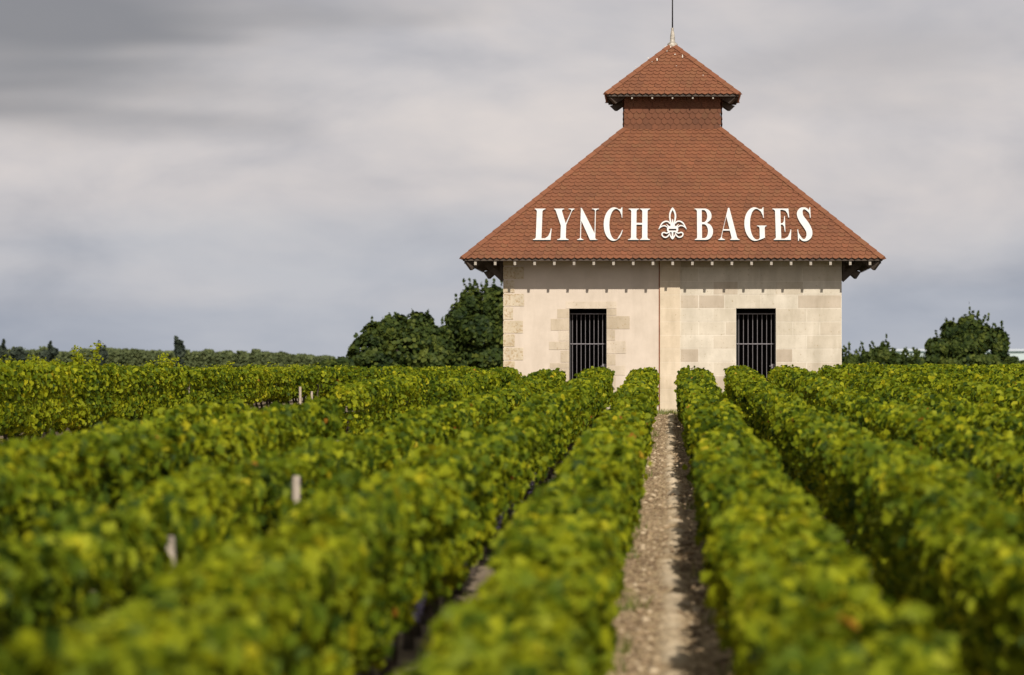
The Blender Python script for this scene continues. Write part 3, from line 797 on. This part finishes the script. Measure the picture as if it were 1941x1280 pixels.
def flat_shape(name, loops, mats, parent, depth, off, grow=0.0):
    """filled outline with holes, laid on the roof slope, with a real thickness"""
    cu = bpy.data.curves.new('outline', 'CURVE'); cu.dimensions = '2D'; cu.fill_mode = 'BOTH'; cu.extrude = depth/2; cu.offset = -0.0035
    for lp in loops:
        pts = [((980 + x/3.29 - 1266)/83.0, y*UY) for x, y in lp]
        s = cu.splines.new('POLY'); s.points.add(len(pts) - 1)
        for i, (x, y) in enumerate(pts): s.points[i].co = (x, y, 0, 1)
        s.use_cyclic_u = True
    o = bpy.data.objects.new('outline', cu); COL.objects.link(o)
    dg = bpy.context.evaluated_depsgraph_get(); dg.update()
    me = bpy.data.meshes.new_from_object(o.evaluated_get(dg))
    bpy.data.objects.remove(o); bpy.data.curves.remove(cu)
    n = len(me.vertices); co = np.zeros(n*3, np.float32); me.vertices.foreach_get('co', co); co = co.reshape(-1, 3)
    W_ = np.stack([co[:, 0], SB[0] + co[:, 1]*CS - (co[:, 2] + off)*SS, SB[1] + co[:, 1]*SS + (co[:, 2] + off)*CS], 1)
    zl = co[:, 2].copy(); F = [tuple(p.vertices) for p in me.polygons]
    bpy.data.meshes.remove(me)
    mi = [0 if all(zl[i] > 0 for i in f) else 1 for f in F]
    return W_, F, mi
for g in G:
    W_, F, mi = flat_shape(g[0], g[1], None, SGN, .022, .062)
    Vv = [tuple(v) for v in W_]; Ff = list(F); Mi = list(mi)
    for j, ex in enumerate(g[2] if len(g) > 2 else []):
        W2, F2, m2 = flat_shape(g[0], [ex], None, SGN, .022, .0645 + .001*j); b0 = len(Vv)
        Vv += [tuple(v) for v in W2]; Ff += [tuple(b0 + i for i in f) for f in F2]; Mi += m2
    pmesh(g[0], Vv, Ff, [M['letter'], M['letter_edge']], SGN, mi=Mi)
# the lily emblem, from ribbons
def ez(zx, zy): return ((1200 + zx/11.64 - 980)*3.29, (1045 - zy)/700*198)
def rib(pts, wd): return stroke([(*ez(x, y), w_) for (x, y), w_ in zip(pts, wd if isinstance(wd, list) else [wd]*len(pts))], 4)
E = [
 [[ez(*p) for p in [(873,312),(905,345),(935,400),(955,470),(958,540),(945,610),(932,680),(920,760),(826,760),(815,680),(800,610),(790,540),(793,470),(812,400),(842,345)]],
  [ez(*p) for p in [(872,385),(895,425),(912,480),(914,540),(904,610),(896,650),(884,590),(873,575),(860,590),(850,650),(842,610),(832,540),(834,480),(850,425)]]],
 [[ez(*p) for p in [(826,740),(920,740),(955,730),(1000,690),(1015,690),(985,745),(1000,790),(1002,830),(975,880),(950,900),(935,960),(905,1010),(870,1040),(835,1010),(808,960),(796,900),(770,880),(743,830),(746,790),(760,745),(730,690),(745,690),(790,730)]],
  [ez(*p) for p in [(792,802),(950,802),(950,836),(792,836)]],
  [ez(*p) for p in [(815,874),(848,874),(850,960),(832,935)]], [ez(*p) for p in [(893,874),(930,874),(912,935),(893,962)]]],
 [rib([(815,690),(780,645),(720,635),(655,665),(610,725),(568,815)], [5, 5, 5, 5, 4.5, 3.5])], [rib([(572,800),(610,762),(660,738),(715,740),(750,770)], [3.2, 4, 4.2, 4.2, 4])],
 [rib([(930,690),(965,645),(1025,635),(1090,665),(1135,725),(1176,815)], [5, 5, 5, 5, 4.5, 3.5])], [rib([(1172,800),(1135,762),(1085,738),(1030,740),(990,770)], [3.2, 4, 4.2, 4.2, 4])],
 [rib([(800,880),(740,905),(690,890),(650,900),(640,940),(672,985),(730,995),(775,965),(800,920)], 4.6)],
 [rib([(940,880),(1000,905),(1050,890),(1090,900),(1100,940),(1068,985),(1010,995),(965,965),(940,920)], 4.6)]]
Vv, Ff, Mi = [], [], []
for j, lp in enumerate(E):
    W_, F, mi = flat_shape('emblem', lp, None, SGN, .020, .062 + .0025*j); b0 = len(Vv)
    Vv += [tuple(v) for v in W_]; Ff += [tuple(b0 + i for i in f) for f in F]; Mi += mi
pmesh('lily_emblem', Vv, Ff, [M['letter'], M['letter_edge']], SGN, mi=Mi)

# ------------------------------------------------------------------ vine rows
GL, GR, GB = 'vine rows left of the path', 'vine rows right of the path', 'vine rows of the untrimmed block'
ordn = ['first', 'second', 'third', 'fourth', 'fifth', 'sixth', 'seventh', 'eighth', 'ninth', 'tenth', 'eleventh', 'twelfth', 'thirteenth', 'fourteenth']
S_ = .066
vine_row(-.52, 5.2, 87.8, 'trimmed vine row along the left edge of the path, running up to the hut pilaster', GL, w=0.46, dens=1250, seed=1, h=0.885, top_fn=lambda y: 0.13*np.clip((y - 55)/32, 0, 1), trunks=True, size=S_, shoots=.3, shoot_h=.08,
         grapes=[(.16, 26.4, .46), (.18, 33.6, .44), (.17, 42, .44)])
vine_row(-1.5, 6.4, 87.8, 'second vine row left of the path, dark grapes low down, ending before left door', GL, w=0.45, dens=1250, lo=0.37, seed=2, h=0.99, top_fn=lambda y: 0.03*np.clip((y - 55)/32, 0, 1), trunks=True, size=S_, shoots=.3, shoot_h=.08,
         grapes=[(.15 + .03*(i % 3), 19 + 1.66*i + .2*(i % 2), .40 + .05*(i % 3)) for i in range(16)])
vine_row(-2.5, 11, 57.2, 'third vine row left of the path, from the blurred foreground to a gap', GL, w=0.43, dens=1250, lo=0.34, seed=3, h=0.98, trunks=True, size=S_, shoots=.3, shoot_h=.08)
vine_row(-3.52, 17, 41.0, 'fourth vine row left of the path, short, with an orange leaf at its end', GL, w=0.42, dens=1200, seed=4, h=1.12, size=S_, shoots=.3, shoot_h=.08)
vine_row(-4.6, 23, 42.4, 'fifth and outermost blurred vine row at left, ending below the tall untrimmed block', GL, w=0.42, dens=1200, seed=5, h=1.06, size=S_, shoots=.3, shoot_h=.08)
vine_row(-2.5, 62.0, 87.8, 'short vine row before the left corner of the hut, beyond the mid field gap', GL, w=0.43, dens=1150, seed=6, h=0.99, trunks=True, size=S_, shoots=.3, shoot_h=.08)
vine_row(-3.5, 60.8, 87.8, 'short yellowish vine row in mid field, just left of the hut corner stones', GL, w=0.43, dens=1150, seed=7, h=1.04, trunks=True, size=S_, shoots=.3, shoot_h=.08)
vine_row(-4.6, 56.8, 87.8, 'short vine row in mid field with a dark leafy near end and yellow patches', GL, w=0.43, dens=1150, seed=8, h=1.04, trunks=True, size=S_, shoots=.3, shoot_h=.08)
for i in range(4):
    X = -9 + i*1.05
    vine_row(X, 102 + .6*i, 121, '%s vine row from the left in the far block before the dark round tree' % ordn[i], 'vine rows in the far block', h=1.0, dens=520, seed=20 + i, size=.085, trunks=(i == 0))
for i in range(10):
    X = -10.0 - i*1.05
    y0 = max(49, 2*(abs(X)/.335 - 4.0))
    vine_row(X, y0, 123, ('tall untrimmed vine row whose leafy side faces the camera at left' if i == 0 else '%s row from the front of the tall untrimmed vine block at left' % ordn[i]), GB,
             h=.98, w=.66, dens=1300 if i == 0 else (680 if i < 3 else 360), seed=40 + i, size=.072 if i < 3 else .090, shoots=1.6 if i < 2 else .5, shoot_h=.20 if i < 2 else .12,
             tall=[(68.0, .50), (68.3, .44), (68.6, .30), (67.6, .26), (65.0, .22), (63.8, .24), (62.5, .18), (77.6, .26), (78.4, .34), (78.0, .22), (88.2, .26), (88.7, .20), (75.6, .16), (84.5, .12), (95, .12)] if i == 0 else (), top_fn=lambda y: .34*np.clip((92 - y)/30, 0, 1), trunks=(i == 0), ragged=1.25)
for i in range(11):
    X = .55 + 1.0*i
    y0 = max(5.2, 2*(X/.179 - 5.0))
    y1 = 87.8 if X < 4.3 else 121
    lab = ('trimmed vine row along the right edge of the path, shading its gravel' if i == 0 else '%s vine row to the right of the path' % ordn[i])
    if i == 1: lab += ', ending below the right barred door'
    if i == 4: lab += ', passing the stone flank of the hut'
    if i == 10: lab += ', outermost at the right edge'
    vine_row(X, y0, y1, lab, GR, h=(.88, .93, .97, .99)[min(i, 3)] + (.07 if i > 3 else 0), top_fn=(lambda y: .13*np.clip((y - 55)/32, 0, 1)) if i < 4 else None, w=.53 if i == 0 else .49, dens=1250 if i < 3 else 1000, seed=70 + i, size=S_ if i < 4 else .074, trunks=(i < 2), shoots=.3, shoot_h=.08)

# tall wandering shoots on the untrimmed block
# ------------------------------------------------------------------ stakes
def stake(X, Y, top, r, label, tilt=0.0):
    root = MB(); z0 = gzf(Y) - .15; z1 = gzf(Y) + top
    n = 8; V = []; rr = random.Random(int(Y*10))
    for (z, k) in ((z0, 1.0), (z0 + .4*(z1-z0), 1.02), (z1 - .02, .96), (z1, .86)):
        for a in range(n):
            q = r*k*(1 + .06*sin(a*2.3)); V.append((X + tilt*(z - z0) + q*cos(2*pi*a/n), Y + q*sin(2*pi*a/n), z))
    F = [(i*n + a, i*n + (a+1) % n, (i+1)*n + (a+1) % n, (i+1)*n + a) for i in range(3) for a in range(n)] + [tuple(range(3*n, 4*n))]
    o = pmesh('stake', V, F, M['stake'], None, [.5]*len(F)); tag(o, label, 'stake', 'wooden vine stakes')
def at(px_, y): return (px_ - 1266)/FPX*y
def stk(px_, py_, Y, r, label, tilt=0.0): stake(at(px_, Y), Y, EYE - gzf(Y) - (py_ - 690)*Y/FPX, r, label, tilt)
stk(555, 902, 24.1, .026, 'weathered pale stake rising from the third vine row, taller of two in the left foreground', .02)
stk(333, 1016, 18.35, .026, 'blurred pale stake nearest the camera, low among the left foreground vines', -.03)
stk(569, 733, 100, .035, 'thin pale stake in shade at the gap beside the far vine block')
stk(591, 742, 100.8, .03, 'thin grey stake just right of a paler one at the far gap')
stk(356, 716, 80.5, .045, 'grey stake half hidden in the leafy side of the untrimmed vines')

# ------------------------------------------------------------------ grass at the foot of the hut
n = 9000
gx = rng.uniform(-3.6, 4.0, n); gy = rng.uniform(88.6, 90.92, n)
k = (gy > 90.2) | (rng.random(n) < .55); gx, gy = gx[k], gy[k]; n = len(gx)
wn_ = 46
wx = np.where(rng.random(wn_) < .5, rng.uniform(-.36, -.2, wn_), rng.uniform(.22, .4, wn_)); wy = rng.uniform(9, 88, wn_)
gx = np.concatenate([gx, (wx[:, None] + rng.normal(0, .035, (wn_, 26))).ravel()]); gy = np.concatenate([gy, (wy[:, None] + rng.normal(0, .06, (wn_, 26))).ravel()]); n = len(gx)
hh = rng.uniform(.05, .17, n)*np.where(np.abs(gx - .05) < .6, 1.0, 1.2)
a = rng.uniform(0, 2*pi, n); lean = rng.normal(0, .035, (n, 2))
dx = np.cos(a)*.006; dy = np.sin(a)*.006; z0 = gz(gy)
V = np.stack([np.stack([gx - dx, gy - dy, z0], 1), np.stack([gx + dx, gy + dy, z0], 1),
              np.stack([gx + dx*.7 + lean[:, 0]*.5, gy + dy*.7 + lean[:, 1]*.5, z0 + hh*.6], 1), np.stack([gx + lean[:, 0], gy + lean[:, 1], z0 + hh], 1)], 1).reshape(-1, 3)
L = (np.array([0, 1, 2, 3])[None] + 4*np.arange(n)[:, None]).ravel()
tag(nmesh('grass', V, L, np.full(n, 4), M['grass'], tint=rng.random(n)), 'short dry grass along the foot of the hut wall', 'grass', kind='stuff')

# ------------------------------------------------------------------ trees
def tree(name, X, Y, lobes, n, leaf, label, group=None, seed=0, trunk_r=.22, m='tree', z0=None, spikes=0, cat='tree'):
    rg = np.random.default_rng(seed); zb = gzf(Y) if z0 is None else z0
    root = empty(name, (X, Y, zb)); tag(root, label, cat, group)
    lb = np.array(lobes, float); lb[:, 3:] *= .92
    wgt = lb[:, 3]*lb[:, 4]; wgt /= wgt.sum(); idx = rg.choice(len(lb), n, p=wgt)
    d = unit(rg.normal(0, 1, (n, 3)))
    r = 1 - .55*rg.random(n)**2.0
    # clumps: squash directions towards a set of random twig directions
    ncl = 30
    cdir = unit(rg.normal(0, 1, (len(lb), ncl, 3))); pick = rg.integers(0, ncl, n)
    cd = cdir[idx, pick]; cr = rg.uniform(.62, 1.16, (len(lb), ncl))[idx, pick]
    clumpy = rg.random(n) < .90
    d = np.where(clumpy[:, None], unit(cd + rg.normal(0, .17, (n, 3))), d); r = np.where(clumpy, cr*(1 - .35*rg.random(n)**1.6), r)
    P = np.array([X, Y, zb]) + lb[idx, :3] + d*r[:, None]*np.stack([lb[idx, 3], lb[idx, 3], lb[idx, 4]], 1)
    P[:, 2] = np.maximum(P[:, 2], zb + .1)
    Nn = d*1.2 + rg.normal(0, .45, (n, 3)) + np.array([0, 0, .35]); U = rg.normal(0, 1, (n, 3)) - np.array([0, 0, .2])
    tone = rg.normal(.5, .22, (len(lb), ncl))[idx, pick]
    t = np.clip(tone + rg.normal(0, .16, n), 0, 1)
    parts = []
    v, L, C, k = leaves_geo(P, Nn, U, leaf*rg.uniform(.6, 1.35, n), 1); parts.append((v, L, C, np.repeat(t, k)))
    for i in range(spikes):       # upright leafy twigs that break the outline
        j = rg.integers(0, len(lb)); dd = unit(rg.normal(0, 1, 3) + np.array([0, 0, 1.1])); 
        b = np.array([X, Y, zb]) + lb[j, :3] + dd*np.array([lb[j, 3], lb[j, 3], lb[j, 4]])*.95
        q = 14; s = rg.random(q); ln_ = leaf*rg.uniform(1.5, 3.6)*(1 if leaf < .6 else .5)
        Q = b + (unit(dd*.6 + np.array([0, 0, .8]))*ln_)[None]*s[:, None] + rg.normal(0, leaf*.28, (q, 3))*(1.1 - s[:, None])
        v, L, C, k = leaves_geo(Q, rg.normal(0, 1, (q, 3)), rg.normal(0, .5, (q, 3)) + np.array([0, 0, .8]), leaf*rg.uniform(.5, .9, q), 1)
        parts.append((v, L, C, np.repeat(np.clip(rg.normal(.5, .15, q), 0, 1), k)))
    V, L, C, T = join_geo(parts); nmesh('crown', V, L, C, M[m], root, T)
    tm = MB(); top = max(l[2] for l in lobes)
    tm.tube([(X, Y, zb - .3), (X + .05, Y, zb + .25*top), (X - .05, Y + .05, zb + .6*top), (X, Y, zb + top)], [trunk_r*1.3, trunk_r, trunk_r*.7, trunk_r*.25], 9)
    for l in lobes[:9]:
        s = rg.uniform(.2, .5)*top
        tm.tube([(X, Y, zb + s), (X + l[0]*.5, Y + l[1]*.5, zb + (s + l[2])*.5 - .1), (X + l[0], Y + l[1], zb + l[2])], [trunk_r*.5, trunk_r*.3, trunk_r*.08], 6)
    tm.build('trunk', M['bark'], root)
    return root
TY = 300.0; TS = FPX/TY
def L_(px_, py_, r, ry=None, dy=0, X=0, Y=300.0, zb=None):
    s = FPX/Y; zb = gzf(Y) if zb is None else zb
    return ((px_ - 1266)/s - X, dy, EYE + (690 - py_)/s - zb, r/s, (ry or r)/s)
Xa = (755 - 1266)/TS
tree('broad_tree', Xa, TY, [L_(700, 668, 40, 34, -.6, Xa), L_(712, 640, 32, 30, .3, Xa), L_(745, 625, 38, 30, 0, Xa), L_(790, 622, 36, 32, .4, Xa), L_(816, 644, 30, 32, -.4, Xa), L_(840, 664, 28, 36, -.6, Xa), L_(836, 640, 20, 24, -.3, Xa), L_(765, 665, 50, 36, -.8, Xa), L_(685, 690, 30, 24, 0, Xa), L_(735, 692, 44, 24, -.9, Xa), L_(810, 686, 44, 28, -.4, Xa)],
     25000, .30, 'dark round broadleaf tree left of the hut, lower than its neighbour', 'trees beside the hut', 5, .25, spikes=34)
Xb = (905 - 1266)/TS
tree('tall_tree', Xb, TY + 2, [L_(868, 604, 27, 34, -.4, Xb), L_(893, 574, 28, 34, 0, Xb), L_(925, 572, 30, 34, .5, Xb), L_(950, 590, 40, 44, 0, Xb), L_(905, 630, 48, 42, -.8, Xb), L_(858, 650, 32, 36, -.3, Xb), L_(960, 640, 44, 46, -.4, Xb), L_(925, 680, 50, 32, -.6, Xb), L_(868, 690, 42, 26, -.6, Xb), L_(1000, 620, 40, 50, 0, Xb)],
     29000, .30, 'tall dark tree whose crown disappears behind the left wall of the hut', 'trees beside the hut', 6, .3, spikes=48)
Xs = (655 - 1266)/TS
tree('low_bush', Xs, TY - 8, [L_(645, 698, 24, 18, 0, Xs), L_(668, 694, 22, 18, 0, Xs), L_(625, 702, 20, 14, 0, Xs)], 4000, .36, 'low dark bush at the left foot of the round tree', None, 7, .08, cat='bush')
RY = 400.0; RS = FPX/RY
Xr = (1830 - 1266)/RS
tree('spreading_tree', Xr, RY, [L_(1785, 660, 30, 26, 0, Xr, RY), L_(1805, 632, 24, 24, .3, Xr, RY), L_(1838, 618, 26, 26, 0, Xr, RY), L_(1862, 640, 30, 30, -.4, Xr, RY), L_(1895, 650, 22, 28, 0, Xr, RY), L_(1830, 655, 42, 32, -.6, Xr, RY), L_(1770, 682, 24, 18, 0, Xr, RY), L_(1830, 688, 60, 22, -.5, Xr, RY), L_(1890, 685, 30, 22, 0, Xr, RY)],
     27000, .36, 'dark spreading tree standing alone to the right of the hut', None, 8, .28, spikes=40)
Xq = (1660 - 1266)/RS
tree('thicket_bush', Xq, RY - 8, [L_(1615, 686, 20, 14, 0, Xq, RY - 8), L_(1645, 682, 18, 16, 0, Xq, RY - 8), L_(1672, 674, 20, 18, 0, Xq, RY - 8), L_(1700, 684, 22, 14, 0, Xq, RY - 8), L_(1730, 688, 26, 13, 0, Xq, RY - 8), L_(1590, 690, 24, 14, 0, Xq, RY - 8)], 9000, .40, 'ragged dark thicket between the hut wall and the spreading tree', None, 9, .10, spikes=40, cat='bush')
Xe = (1920 - 1266)/RS
tree('edge_bush', Xe, RY - 5, [L_(1918, 688, 16, 12, 0, Xe, RY - 5), L_(1936, 692, 16, 9, 0, Xe, RY - 5)], 1500, .34, 'small dark bush at the right edge, right of the spreading tree', None, 10, .07, cat='bush')
# bare twig above the round tree
m = MB(); bx, bz = (756 - 1266)/TS, EYE + (690 - 600)/TS
FY = 880.0; FS = FPX/FY
far = [('narrow_tree', 340, [(340, 660, 8, 14), (339, 652, 6, 9), (341, 668, 9, 8)], 'dark narrow lone tree standing above the far left tree line'),
       ('far_tree', 3, [(3, 668, 9, 12), (-4, 674, 9, 10)], 'dark tree at the left edge of the far tree line'),
       ('far_tree', 37, [(34, 670, 13, 11), (44, 676, 10, 8)], 'rounded dome-shaped tree second from the left in the far tree line'),
       ('far_tree', 98, [(100, 666, 9, 6), (88, 671, 12, 7)], 'flat-topped tree in the far tree line, just left of the tall leafy shoot'),
       ('far_tree', 190, [(188, 668, 7, 10), (196, 672, 8, 8)], 'small pointed tree in the far tree line, just right of the tall leafy shoot'),
       ('far_tree', 540, [(538, 676, 9, 8), (548, 680, 8, 6)], 'small grey-green tree rising over the right part of the far tree line')]
for i, (nm, cx, lbs, lab) in enumerate(far):
    X = (cx - 1266)/FS
    tree(nm, X, FY, [L_(a, b, c, d, 0, X, FY) for a, b, c, d in lbs] + [L_(cx, 690, 8, 12, 0, X, FY)], 1700, 1.0, lab, 'trees in the far tree line', 100 + i, .2, 'far_dark' if i < 5 else 'far', spikes=3)
# far young wood: one long mass of upright saplings
n = 120000
fx_ = rng.uniform((-160 - 1266)/FS, (760 - 1266)/FS, n); fpx = 1266 + fx_*FS
topy = np.interp(fpx, [-160, 0, 120, 330, 480, 560, 640, 760], [668, 667, 670, 671, 672, 677, 684, 692])
stem = rng.random(n)
hz = EYE + (690 - topy)/FS - gzf(FY)
sp_seed = np.floor(fx_/.4).astype(int); var = np.random.default_rng(9).normal(0, .55, sp_seed.max() - sp_seed.min() + 1)[sp_seed - sp_seed.min()]
zf_ = gzf(FY) + (hz + var)*stem**.75
P = np.stack([fx_, FY + 24 + rng.uniform(-9, 9, n), zf_], 1)
Nn = rng.normal(0, 1, (n, 3)) + np.array([.1, -.7, .5]); U = rng.normal(0, .35, (n, 3)) + np.array([0, 0, 1.0])
v, L, C, k = leaves_geo(P, Nn, U, rng.uniform(.35, .8, n), 1)
tag(nmesh('far_wood', v, L, C, M['far'], tint=np.repeat(np.clip(rng.normal(.5, .22, n), 0, 1), k)), 'long low wood of young trees along the far left horizon', 'wood', kind='stuff')

# ------------------------------------------------------------------ pale long building beyond the right-hand tree
WY = 860.0; WS = FPX/WY
ware = empty('long_shed', ((1900 - 1266)/WS, WY, gzf(WY)))
tag(ware, 'long low pale green building on the far right horizon behind the spreading tree', 'building')
x0, x1 = (1692 - 1266)/WS, (2080 - 1266)/WS; zt = EYE + (690 - 666)/WS
m = MB(); m.box(x0, x1, WY, WY + 30, gzf(WY) - .2, zt); m.build('wall', M['ware_wall'], ware)
m = MB(); m.box(x0 - .3, x1 + .3, WY - .3, WY - .02, zt - .25, zt + .02); m.build('gutter', M['ware_gut'], ware)
m = MB(); m.add([(x0 - .4, WY - .4, zt + .03), (x1 + .4, WY - .4, zt + .03), (x1 + .4, WY + 15, zt + .55), (x0 - .4, WY + 15, zt + .55), (x1 + .4, WY + 30.4, zt + .03), (x0 - .4, WY + 30.4, zt + .03)], [(0,1,2,3),(3,2,4,5),(0,3,5),(1,4,2),(0,5,4,1)]); m.build('roof', M['ware_roof'], ware)
